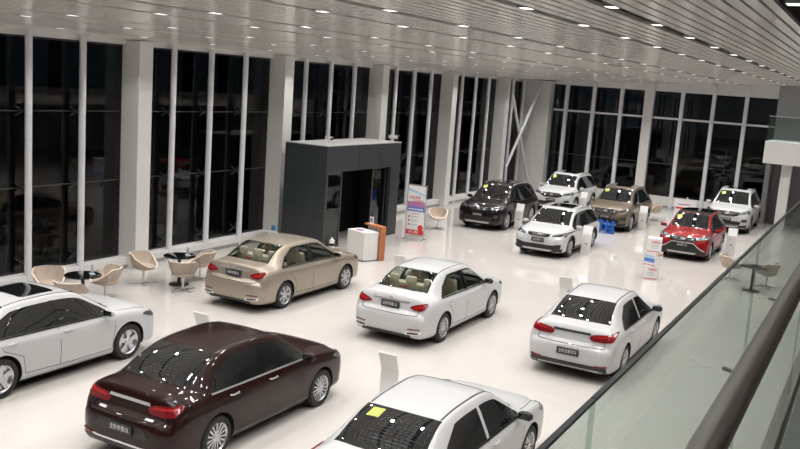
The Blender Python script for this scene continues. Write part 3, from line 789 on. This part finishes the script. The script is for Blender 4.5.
    # interior seen through clear glass
    if clear:
        ib = bmesh.new(); bx(ib, -.80, .80, -1.72, 1.0, .42, .50); bx(ib, -.70, .70, -1.75, -1.45, .88, .98); bx(ib, -.75, .75, .72, 1.05, .5, .96); bx(ib, -.78, -.74, -1.4, .9, .5, .90); bx(ib, .74, .78, -1.4, .9, .5, .90)
        obj('cabin_floor', ib, M_INT, root)
        def seat_(nm, x0, x1, y0):
            s0 = bmesh.new(); bx(s0, x0, x1, y0-.02, y0+.50, .50, .66); bev(s0, .04, 2); st = obj(nm, s0, M_SEATB, root, smooth=True)
            s1_ = bmesh.new(); bx(s1_, x0, x1, -.07, .07, 0, .62); bev(s1_, .045, 2)
            bmesh.ops.rotate(s1_, verts=s1_.verts[:], matrix=Matrix.Rotation(math.radians(18), 3, 'X')); bmesh.ops.translate(s1_, verts=s1_.verts[:], vec=(0, y0, .56))
            obj('backrest', s1_, M_SEATB, st, smooth=True)
            n = 1 if x1-x0 < .7 else 3
            for k in range(n):
                cx = (x0+x1)/2+(k-(n-1)/2)*.44
                s2_ = bev(B(cx-.13, cx+.13, y0-.29, y0-.19, 1.12, 1.29), .04, 2); obj('headrest', s2_, M_SEATB, st, smooth=True)
        seat_('front_seat', .10, .62, -.12); seat_('front_seat', -.62, -.10, -.12); seat_('rear_seat', -.68, .68, -1.05)
        obj('parcel_shelf', B(-.66, .66, -1.70, -1.38, .975, 1.0), M_SEATB, root)
        tb = bmesh.new(); lathe(tb, [(.16, -.012), (.185, -.012), (.185, .012), (.16, .012), (.16, -.012)], 20, 'z')
        for v_ in tb.verts: v_.co = Vector((v_.co.x-.36, .52+v_.co.z+v_.co.y*.35, .93+v_.co.y*.9))
        obj('steering_wheel', tb, M_BLK, root, smooth=True)
    return root

def paint(name, c, rough=.28, metal=.0, flake=0):
    return mat(name, c, rough, metal, .55 if max(c) < .5 else .7, spec=.1 if max(c) < .5 else .25)
P_WHITE = paint('white_car_paint', (.50, .505, .51), .4)
P_MAROON = paint('maroon_car_paint', (.015, .004, .0035), .3, 0)
P_CHAMP = paint('champagne_car_paint', (.36, .31, .255), .32, .5)
P_DARK = paint('dark_plum_car_paint', (.008, .004, .005), .3, 0)
P_BROWN = paint('bronze_car_paint', (.155, .122, .086), .34, .35)
P_REDC = paint('red_car_paint', (.24, .005, .007), .34, .1)
UP = 0.0; DN = PI
build_car('sedan', P_WHITE, 'white sedan at the left edge with a dark sunroof and five spoke wheels', 'car', -12.62, 10.28, UP, dict(style='b', rims='five', sunroof=True, scale=(1, 1.02, 1.0), R=.335, trim=M_BLK, handle=M_CHROME, c0=-1.6, c1=-1.0))
build_car('sedan', P_MAROON, 'dark maroon sedan in the front row with chrome strip between its red taillights', 'car', -8.52, 10.60, UP, dict(scale=(1, .985, 1), style='b', lowtrim=True, trim=M_CHROME, handle=M_CHROME, plate='全新帝豪GL'))
build_car('sedan', P_CHAMP, 'champagne beige sedan parked beside the lounge chairs and the charcoal entrance', 'car', -12.66, 17.90, UP, dict(style='a', clear=True, rims='seven', roofseam=False, plate='全新帝豪GL'))
build_car('sedan', P_WHITE, 'white sedan in the middle of the floor, beige seats seen through its rear window', 'car', -8.58, 18.02, UP, dict(style='a', clear=True, rims='ten', roofseam=True, mirror=M_BLK, plate='全新帝豪GL'))
build_car('sedan', P_WHITE, 'white sedan parked next to the glass balustrade, black lower bumper and black plate', 'car', -4.78, 18.42, UP, dict(style='b', scale=(1, 1, .972), strip=M_DCHR, pillar=P_WHITE, mirror=M_BLK, recess=P_WHITE, plate='全新远景轿车'))
build_car('sedan', P_WHITE, 'white sedan cut off by the bottom edge, yellow sticker on its dark rear window', 'car', -4.81, 10.50, UP, dict(style='b', scale=(1, 1, .972), strip=M_DCHR, pillar=P_WHITE, mirror=M_BLK, recess=P_WHITE, plate='全新远景轿车', stickers=[('T', [(-.42, -1.28), (-.24, -1.28), (-.22, -1.12), (-.39, -1.12)])]))
STK = [('T', [(.38, .50), (.55, .52), (.50, .70), (.34, .66)])]
build_car('suv', P_DARK, 'dark plum SUV standing furthest left in the far rows', 'car', -13.35, 33.4, DN, dict(scale=(1.01, 1, 1.02), stickers=STK))
build_car('suv', P_WHITE, 'white SUV behind the dark SUV, closest to the far left corner', 'car', -12.95, 40.7, DN, dict(scale=(1.02, 1, 1.03), stickers=STK))
build_car('suv', P_BROWN, 'bronze brown SUV behind blue floor letters', 'car', -9.55, 37.6, DN, dict(scale=(1.01, 1, 1.02), stickers=STK))
build_car('suv', P_WHITE, 'white SUV behind the red hatchback, nearest the grey far wall', 'car', -5.52, 42.0, DN, dict(scale=(1.03, 1, 1.05), stickers=STK))
build_car('suv', P_WHITE, 'low white crossover with black cladding in front of the bronze SUV', 'car', -9.62, 29.85, DN, dict(name='crossover_car', scale=(.985, .975, .905), R=.335, grille=[(-.40, .90), (.40, .90), (.36, .80), (.2, .765), (-.2, .765), (-.36, .80)], pz=.66, lower=[(-.80, .55), (-.72, .56), (-.50, .50), (.50, .50), (.72, .56), (.80, .55), (.76, .36), (-.76, .36)], plate='远景S1'))
build_car('suv', P_REDC, 'bright red hatchback with a black roof', 'car', -5.66, 33.3, DN, dict(name='hatchback_car', scale=(.955, .90, .935), R=.32, blackroof=True, vtrim=True, rails=False, pz=.585, lower=[(-.70, .42), (-.60, .50), (-.38, .67), (.38, .67), (.60, .50), (.70, .42), (.64, .34), (-.64, .34)], stickers=STK, plate='远景X1'))

# ------------------------------------------------------------------ entrance vestibule
vs = empty('entrance_vestibule', (-16.3, 25.7, 0), label='charcoal grey panelled entrance box against the window wall', cat='vestibule')
def V(bm): bmesh.ops.translate(bm, verts=bm.verts[:], vec=(16.3, -25.7, 0)); return bm
X0, X1, Y0, Y1, ZT, ZO = -16.62, -15.02, 22.98, 27.72, 3.31, 2.46
bm = bmesh.new(); bx(bm, X0, X1, Y0, Y0+.12, 0, ZT-.03); obj('side_panel', V(bm), M_CHAR, vs)
bm = bmesh.new(); bx(bm, X0, X1, Y1-.12, Y1, 0, ZT-.03); obj('side_panel', V(bm), M_CHAR, vs)
bm = bmesh.new(); bx(bm, X1-.12, X1, Y0+.121, Y1-.121, ZO, ZT-.03); obj('fascia', V(bm), M_CHAR, vs)
bm = bmesh.new(); bx(bm, X1-.12, X1, Y1-.62, Y1-.121, 0, ZO); obj('front_panel', V(bm), M_CHAR, vs)
bm = bmesh.new(); bx(bm, X0, X1+.01, Y0-.01, Y1+.01, ZT-.03, ZT); obj('roof_panel', V(bm), mat('pale_roof_panel', (.34, .335, .33), .5), vs, label='pale grey flat roof')
JT = []
for z in (1.05, 2.1): JT.append((X0, X1+.003, Y0-.003, Y0, z, z+.012))
for z in (.83, 1.66): JT.append((X1, X1+.003, Y1-.62, Y1, z, z+.012))
for y in (24.9, 26.3): JT.append((X1, X1+.003, y, y+.012, ZO, ZT-.03))
JT.append((X0+1.2, X0+1.212, Y0-.003, Y0, 0, ZT-.03))
for j in JT: obj('panel_joint', V(B(*j)), M_CHAR2, vs)
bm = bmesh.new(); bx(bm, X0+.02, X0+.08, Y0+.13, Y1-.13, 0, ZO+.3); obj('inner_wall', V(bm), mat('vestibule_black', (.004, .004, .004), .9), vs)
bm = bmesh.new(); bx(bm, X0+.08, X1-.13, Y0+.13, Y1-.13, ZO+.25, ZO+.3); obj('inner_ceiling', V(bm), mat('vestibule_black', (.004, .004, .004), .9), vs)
def pane(y0, y1, x):
    bm = bmesh.new(); bx(bm, x, x+.014, y0, y1, .05, ZO-.02); d = obj('glass_door', V(bm), glassy('door_glass', (.55, .58, .58), .06, .8), vs)
    bm = bmesh.new(); bx(bm, x-.02, x+.03, y0, y0+.045, 0, ZO); bx(bm, x-.02, x+.03, y1-.045, y1, 0, ZO); bx(bm, x-.02, x+.03, y0, y1, 0, .08); bx(bm, x-.02, x+.03, y0, y1, ZO-.06, ZO)
    obj('door_frame', V(bm), mat('grey_door_frame', (.12, .125, .13), .35, .5), d)
pane(Y0+.13, Y0+1.05, X1-.10); pane(Y1-1.55, Y1-.63, X1-.22)
bm = bmesh.new(); bx(bm, X1-.55, X1-.15, Y0+.9, Y0+1.05, 0, ZO); obj('door_post', V(bm), mat('grey_door_frame', (.12, .125, .13), .35, .5), vs)
def cctv(x, y, rz, lab):
    t = empty('security_camera', (x, y, ZT), rz, lab, 'security camera')
    bm = bmesh.new(); tube(bm, [(0, 0, 0), (0, 0, .10), (0, .05, .14)], .02, 8); lathe(bm, [(.05, 0), (.05, .012)], 16); obj('bracket', bm, M_WHT, t, smooth=True)
    bm = bmesh.new(); tube(bm, [(0, -.16, .17), (0, .16, .15)], .052, 14); obj('housing', bm, M_WHT, t, smooth=True)
    bm = bmesh.new(); tube(bm, [(0, .16, .15), (0, .175, .149)], .042, 14); obj('lens', bm, M_BLKG, t, smooth=True)
    bm = bmesh.new(); bx(bm, -.06, .06, -.17, .22, .215, .222); obj('sun_shield', bm, M_WHT, t)
cctv(-15.6, 23.9, -2.0, 'white security camera on the near corner of the charcoal entrance roof')
cctv(-15.25, 27.5, -.6, 'white security camera on the far corner of the charcoal entrance roof')

# ------------------------------------------------------------------ reception counter
ct = empty('reception_counter', (-13.46, 23.05, 0), math.radians(-22), 'white reception counter wrapped by an orange wood panel in front of the entrance', 'counter')
obj('cabinet', bev(B(-.46, .40, -.40, .14, .03, .88), .008), M_WHT, ct)
obj('plinth', B(-.43, .37, -.37, .12, 0, .03), M_CHAR, ct)
bm = bmesh.new(); bx(bm, -.36, .47, .15, .36, 1.00, 1.05); bx(bm, .41, .47, .15, .36, 0, 1.0); obj('wood_frame', bev(bm, .004, 1), M_WOOD, ct)
obj('back_panel', B(-.36, .405, .31, .34, 0, 1.0), M_WHT, ct)
obj('desk_top', B(-.36, .405, .145, .30, .74, .77), M_WHT, ct)
bm = bmesh.new(); bx(bm, -.09, .09, 0, .01, 0, .22); bx(bm, -.09, .09, -.04, .05, -.0, .006); sg = obj('sign_holder', bm, M_PWHT, None); sg.location = (-13.48, 23.31, 1.05); sg.rotation_euler = (0, 0, math.radians(-22))
tag(sg, 'small white sign holder standing on the wood top of the reception counter', 'sign holder')
obj('printed_card', B(-.06, .06, -.003, .0, .05, .18), M_PGRY, sg)
for i, (dx, dy, c_, l_) in enumerate(((-.15, -.05, M_PPUR, 'purple leaflet pile on the white reception counter'), (.12, .0, M_PWHT, 'white leaflet pile on the white reception counter'))):
    o = obj('leaflet_pile', B(-.11, .11, -.07, .07, 0, .02), c_, None); o.location = (-13.48+dx*.9, 22.92+dy*.6, .882); o.rotation_euler = (0, 0, .2*i-.3); tag(o, l_, 'leaflets', 'leaflets on the counter')
# white container by the entrance
bt = empty('container', (-14.75, 23.1, 0), label='white cylindrical container with a dark band beside the entrance door', cat='container')
bm = bmesh.new(); lathe(bm, [(.10, 0), (.11, .01), (.11, .48), (.09, .52), (.04, .55), (.04, .62), (.0001, .62)], 20); obj('shell', bm, M_WHT, bt, smooth=True); bt.scale = (.8, .8, .75)
bm = bmesh.new(); lathe(bm, [(.108, .26), (.113, .27), (.113, .37), (.108, .38)], 20); obj('label_band', bm, M_BLK, bt, smooth=True)

# ------------------------------------------------------------------ banner stand
bn = empty('banner_stand', (-14.03, 27.3, 0), math.radians(4), 'tall printed banner stand with white, purple and red panels right of the entrance', 'banner')
bm = bmesh.new()
for s in (-1, 1):
    tube(bm, [(.36*s, 0, .02), (.36*s, 0, 1.93)], .016, 8); bx(bm, .36*s-.02, .36*s+.02, -.2, .2, 0, .03)
bx(bm, -.36, .36, -.012, .012, 1.90, 1.93); bx(bm, -.36, .36, -.012, .012, .10, .13); obj('frame', bm, M_STEEL, bn)
ps = obj('poster', B(-.335, .335, -.006, .006, .14, 1.89), M_PWHT, bn)
def dec(nm, x0, x1, z0, z1, m, par=ps, y=-.0085): return obj(nm, B(x0, x1, y, -.006, z0, z1), m, par)
bm = bmesh.new(); prism(bm, [(-.335, 1.70), (.335, 1.52), (.335, 1.60), (-.335, 1.80)], -.0075, -.006, 'y'); obj('printed_wave', bm, M_PLB, ps)
dec('printed_band', -.335, .335, 1.14, 1.32, M_PPUR); dec('printed_picture', -.335, .335, .98, 1.14, M_PBLUE)
bm = bmesh.new()
for k in range(5): bx(bm, -.28+k*.115, -.19+k*.115, -.0095, -.0085, 1.03, 1.08)
obj('printed_cars', bm, M_PWHT, ps)
dec('printed_footer', -.335, .335, .16, .33, M_PRED)
text('poster_lettering', '新款来袭', .12, M_PRED, ps, (-.06, -.0095, 1.46), (PI/2, 0, 0), .42, .001)
text('poster_lettering', '不容错过', .12, M_PRED, ps, (.08, -.0105, 1.33), (PI/2, 0, 0), .42, .001)
text('poster_lettering', '全新上市', .07, M_PRED, ps, (0, -.0085, .90), (PI/2, 0, 0), .30, .001)
for k in range(3):
    dec('printed_dot', -.27, -.21, .76-k*.14, .82-k*.14, M_PRED); dec('printed_line', -.17, .10, .785-k*.14, .80-k*.14, M_PGRY)
text('poster_lettering', '优惠', .11, M_PWHT, ps, (-.05, -.0105, .245), (PI/2, 0, 0), .40, .001)
bm = bmesh.new(); lathe(bm, [(.0001, 0), (.10, 0), (.10, .002)], 20, 'z'); bmesh.ops.rotate(bm, verts=bm.verts[:], matrix=Matrix.Rotation(PI/2, 3, 'X')); bmesh.ops.translate(bm, verts=bm.verts[:], vec=(.21, -.0075, .42)); obj('printed_seal', bm, M_PRED, ps)

# ------------------------------------------------------------------ tub chairs and tables
def make_chair():
    t = empty('tub_chair')
    N_ = 28; bm = bmesh.new()
    def rim(a):      # a = 0 at the back; height and radius of the rim, slightly faceted
        c = math.cos(a); k = (c+1)/2
        h = .43+.33*min(1, k*1.55)**1.1
        q = 8; fa = (a % (2*PI/q))-PI/q; r = .335*math.cos(PI/q)/math.cos(fa)
        return h, r*(1.0+.05*k)
    O, I = [], []
    for lev, (zf, rf) in enumerate(((0, .50), (.18, .66), (.5, .86), (1, 1))):
        ro, ri = [], []
        for k in range(N_):
            a = 2*PI*k/N_; h, r = rim(a); z = .36+(h-.36)*zf
            x, y = -math.sin(a), -math.cos(a)
            ro.append(bm.verts.new((x*r*rf, y*r*rf, z))); 
            rr = max(.05, r*rf-.035); ri.append(bm.verts.new((x*rr, y*rr, max(z, .40)+(.006 if lev == 3 else 0))))
        O.append(ro); I.append(ri)
    for a, b in zip(O, O[1:]):
        for k in range(N_): bm.faces.new((a[k], a[(k+1) % N_], b[(k+1) % N_], b[k]))
    for a, b in zip(I, I[1:]):
        for k in range(N_): bm.faces.new((b[k], b[(k+1) % N_], a[(k+1) % N_], a[k]))
    for k in range(N_):
        f = bm.faces.new((O[3][k], O[3][(k+1) % N_], I[3][(k+1) % N_], I[3][k])); f.material_index = 1
    bm.faces.new(O[0]); bm.faces.new(I[0][::-1])
    obj('shell', bm, [M_BEIGE, M_BEIGE2], t, smooth=True, ang=25)
    bm = bmesh.new(); lathe(bm, [(.0001, .39), (.22, .39), (.255, .41), (.255, .445), (.235, .462), (.0001, .47)], 24); obj('seat_cushion', bm, M_BEIGE, t, smooth=True)
    bm = bmesh.new(); lathe(bm, [(.028, .03), (.028, .30), (.045, .33), (.12, .35), (.12, .362)], 16); obj('post', bm, M_CHROME, t, smooth=True)
    for k in range(4):
        bm = bmesh.new(); a = PI/4+k*PI/2; c, s = math.cos(a), math.sin(a)
        tube(bm, [(c*.03, s*.03, .045), (c*.31, s*.31, .018)], [.02, .014], 8); obj('base_arm', bm, M_CHROME, t, smooth=True)
    return t
ch0 = make_chair(); chn = 0
def chair(x, y, facing, label, s=1.0):
    """facing: degrees, direction the seat opens to (0 = +x, 90 = +y)"""
    global chn
    c = ch0 if chn == 0 else copy_tree(ch0); chn += 1
    c.location = (x, y, 0); c.rotation_euler = (0, 0, math.radians(facing-90)); c.scale = (s, s, s*.91)
    tag(c, label, 'chair', 'beige tub chairs')
chair(-15.25, 14.35, 235, 'beige tub chair right of the nearer round table, its open seat turned to the camera', 1.1)
chair(-15.78, 16.07, 10, 'beige tub chair left of the farther round table, close to the white column', 1.1)
chair(-14.59, 16.20, 125, 'beige tub chair seen from behind, on the near side of the farther round table', 1.1)
chair(-15.05, 17.35, 215, 'beige tub chair behind the farther round table, beside the champagne sedan', 1.1)
chair(-15.95, 13.35, 330, 'beige tub chair left of the nearer round table with a white magazine inside', 1.1)
chair(-14.78, 12.95, 100, 'beige tub chair mostly hidden behind the roof of the left white sedan', 1.1)
chair(-14.43, 29.95, 300, 'pale tub chair standing alone right of the banner stand', 1.1)
chair(-15.2, 41.3, 250, 'beige tub chair behind the roof of the dark SUV', 1.1)
chair(-14.5, 42.3, 300, 'beige tub chair between the dark SUV and the white SUV', 1.1)
chair(-8.75, 40.6, 200, 'brown beige tub chair right of the bronze SUV', 1.1)
chair(-3.72, 29.2, 20, 'beige tub chair in front of the red hatchback, cut by the balustrade edge', 1.1)
chair(-2.60, 28.9, 160, 'beige tub chair seen through the balustrade glass beside a dark round table', 1.1)
mg = obj('magazine', bev(B(-.11, .11, -.15, .15, 0, .012), .003, 1), M_PWHT, None); mg.location = (-15.93, 13.34, .435); mg.rotation_euler = (0, 0, math.radians(-110)); tag(mg, 'white magazine lying on the seat of the leftmost beige tub chair', 'magazine')
def make_table():
    t = empty('round_table')
    bm = bmesh.new(); lathe(bm, [(.0001, .715), (.38, .715), (.40, .722), (.40, .735), (.39, .742), (.0001, .742)], 40); obj('table_top', bm, M_BLKG, t, smooth=True)
    bm = bmesh.new(); lathe(bm, [(.04, .02), (.04, .70), (.10, .714)], 16); obj('pedestal', bm, M_BLK, t, smooth=True)
    bm = bmesh.new(); lathe(bm, [(.25, 0), (.25, .012), (.06, .035), (.04, .05)], 32); obj('base', bm, M_BLK, t, smooth=True)
    return t
t0 = make_table()
TB = [(-15.07, 13.52, 'black round table between the two nearest lounge chairs'), (-15.09, 16.60, 'black round table farther along the windows, next to the champagne sedan'), (-2.9, 27.9, 'dark round table seen through the balustrade glass')]
for i, (x, y, l) in enumerate(TB):
    t = t0 if i == 0 else copy_tree(t0); t.location = (x, y, 0); tag(t, l, 'table', 'round lounge tables')
for i, (x, y, l) in enumerate(((-15.0, 13.72, 'small acrylic card holder on the nearer black round table'), (-14.98, 16.78, 'small acrylic card holder on the farther black round table'))):
    o = obj('card_holder', B(-.075, .075, -.012, .012, 0, .21), M_PLB, None); o.location = (x, y, .742); o.rotation_euler = (0, 0, -.5); tag(o, l, 'card holder', 'card holders on the round tables')
    obj('printed_card', B(-.06, .06, -.016, -.012, .03, .19), M_PWHT, o); obj('holder_base', B(-.08, .08, -.05, .05, -.0, .008), M_PWHT, o)

# ------------------------------------------------------------------ specification stands
def make_stand():
    t = empty('specification_stand')
    prof = [(-.03, 0), (-.03, .70), (.09, 1.0), (.105, .995), (-.012, .70), (-.012, 0)]      # (y, z): front face towards -y, top leaning back
    bm = bmesh.new(); prism(bm, prof, -.165, .165, 'x'); obj('panel', bm, M_WHT, t)
    bm = bmesh.new(); bx(bm, -.165, .165, -.03, .20, 0, .012); obj('base_plate', bm, M_WHT, t)
    bm = bmesh.new(); prism(bm, [(-.025, .725), (.078, .98), (.076, .983), (-.028, .727)], -.14, .14, 'x'); obj('information_sheet', bm, M_PWHT, t)
    bm = bmesh.new(); bx(bm, -.04, .04, -.0325, -.03, .36, .41); obj('printed_mark', bm, M_PGRY, t)
    return t
s0 = make_stand()
ST = [(-6.70, 12.50, PI, 'white specification stand seen from behind, left of the nearest white sedan'), (-10.55, 12.30, PI, 'grey specification stand peeking over the maroon sedan roof'), (-10.58, 19.95, PI, 'white specification stand behind the middle white sedan roof'),
      (-6.38, 20.78, PI, 'white specification stand at the front left of the sedan beside the balustrade'), (-14.80, 20.15, PI, 'white specification stand behind the champagne sedan roof'), (-12.24, 32.75, 0, 'white specification stand beside the dark SUV'),
      (-11.80, 39.75, 0, 'white specification stand in front of the rear white SUV door'), (-8.50, 29.5, 0, 'white specification stand beside the low white crossover'), (-8.45, 37.25, 0, 'white specification stand beside the bronze SUV'), (-4.40, 33.9, 0, 'white specification stand beside the red hatchback')]
for i, (x, y, rz, l) in enumerate(ST):
    t = s0 if i == 0 else copy_tree(s0); t.location = (x, y, 0); t.rotation_euler = (0, 0, rz); tag(t, l, 'information stand', 'specification stands beside the cars')
bm = bmesh.new(); bx(bm, -.06, .06, -.04, .04, 0, .15); o = obj('tag_box', bev(bm, .008, 1), mat('teal_blue', (.05, .20, .32), .4), None); o.location = (-14.88, 20.2, 1.0); tag(o, 'small teal box on top of the stand behind the champagne sedan', 'box')
# a framed information board behind the red car
ib_ = empty('information_board', (-6.80, 37.3, 0), label='white information board with red print behind the red hatchback', cat='board')
obj('board', B(-.42, .42, -.015, .015, .55, 1.45), M_PWHT, ib_)
bm = bmesh.new(); tube(bm, [(-.3, .03, 0), (-.3, .03, 1.3)], .016, 8); tube(bm, [(.3, .03, 0), (.3, .03, 1.3)], .016, 8); bx(bm, -.35, -.25, -.2, .2, 0, .02); bx(bm, .25, .35, -.2, .2, 0, .02); obj('stand', bm, M_STEEL, ib_)
obj('printed_line', B(-.38, .34, -.019, -.015, 1.08, 1.15), M_PRED, ib_); obj('printed_line', B(-.30, .20, -.019, -.015, 1.25, 1.29), M_PPUR, ib_); obj('printed_line', B(-.30, .25, -.019, -.015, .80, .84), M_PGRY, ib_)
bm = bmesh.new(); lathe(bm, [(.03, 0), (.035, .10), (.0001, .14)], 10); o = obj('finial', bm, M_BEIGE2, ib_, smooth=True); o.location = (.05, 0, 1.45)

# ------------------------------------------------------------------ stack of display cubes
for i, (z, rz, l) in enumerate(((0, .10, 'white display cube with red print, lowest of the stack of three'), (.425, -.32, 'white and blue display cube in the middle of the stack of three'), (.85, .16, 'white display cube with red print, topmost of the stack of three'))):
    c = empty('display_cube', (-5.74, 27.3, z), rz, l, 'display cube', 'stacked display cubes')
    h = .205
    obj('cube', bev(B(-h, h, -h, h, 0, .42), .004, 1), M_PWHT, c)
    e = h+.0015
    if i == 1:
        obj('printed_panel', B(-h+.02, h-.02, -e-.001, -h, .08, .32), M_PLB, c); obj('printed_panel', B(-h+.02, h-.02, -e-.003, -e, .12, .22), M_PBLUE, c); obj('printed_panel', B(h, e, -h+.12, h-.02, .30, .36), mat('print_orange', (.6, .25, .1), .5), c)
    else:
        text('printed_lettering', '幸福置换', .09, M_PRED, c, (.04, -e, .30), (PI/2, 0, 0), .26, .001)
        bm = bmesh.new()
        for k in range(3): bx(bm, -.10, .12, -e, -h, .12+k*.045, .13+k*.045)
        obj('printed_line', bm, M_PGRY, c)
    obj('printed_edge', B(-h+.01, h-.01, -e, -h, .012, .035), M_PRED, c)
    obj('printed_panel', B(-e, -h, -h+.04, h-.04, .05, .36), M_PLB if i else M_PBLUE, c)

# ------------------------------------------------------------------ blue standing letters
for i, (s_, x, l) in enumerate((('新', -10.17, 'blue standing character hidden nearest the white crossover'), ('博', -9.68, 'blue standing character in the middle in front of the bronze SUV'), ('越', -9.20, 'blue standing character on the right in front of the bronze SUV'))):
    t = empty('floor_letter', (x, 34.95, 0), 0, l, 'letter', 'blue standing characters on the floor')
    cu = text('character', s_, .55, M_BLUE, t, (0, -.03, .24), (PI/2, 0, 0), .44, .05)
    zs_ = [v.co.y for v in cu.data.vertices]; cu.location.z = -min(zs_)+.01
    obj('base_strip', B(-.22, .22, -.09, .04, 0, .012), M_BLUE, t)
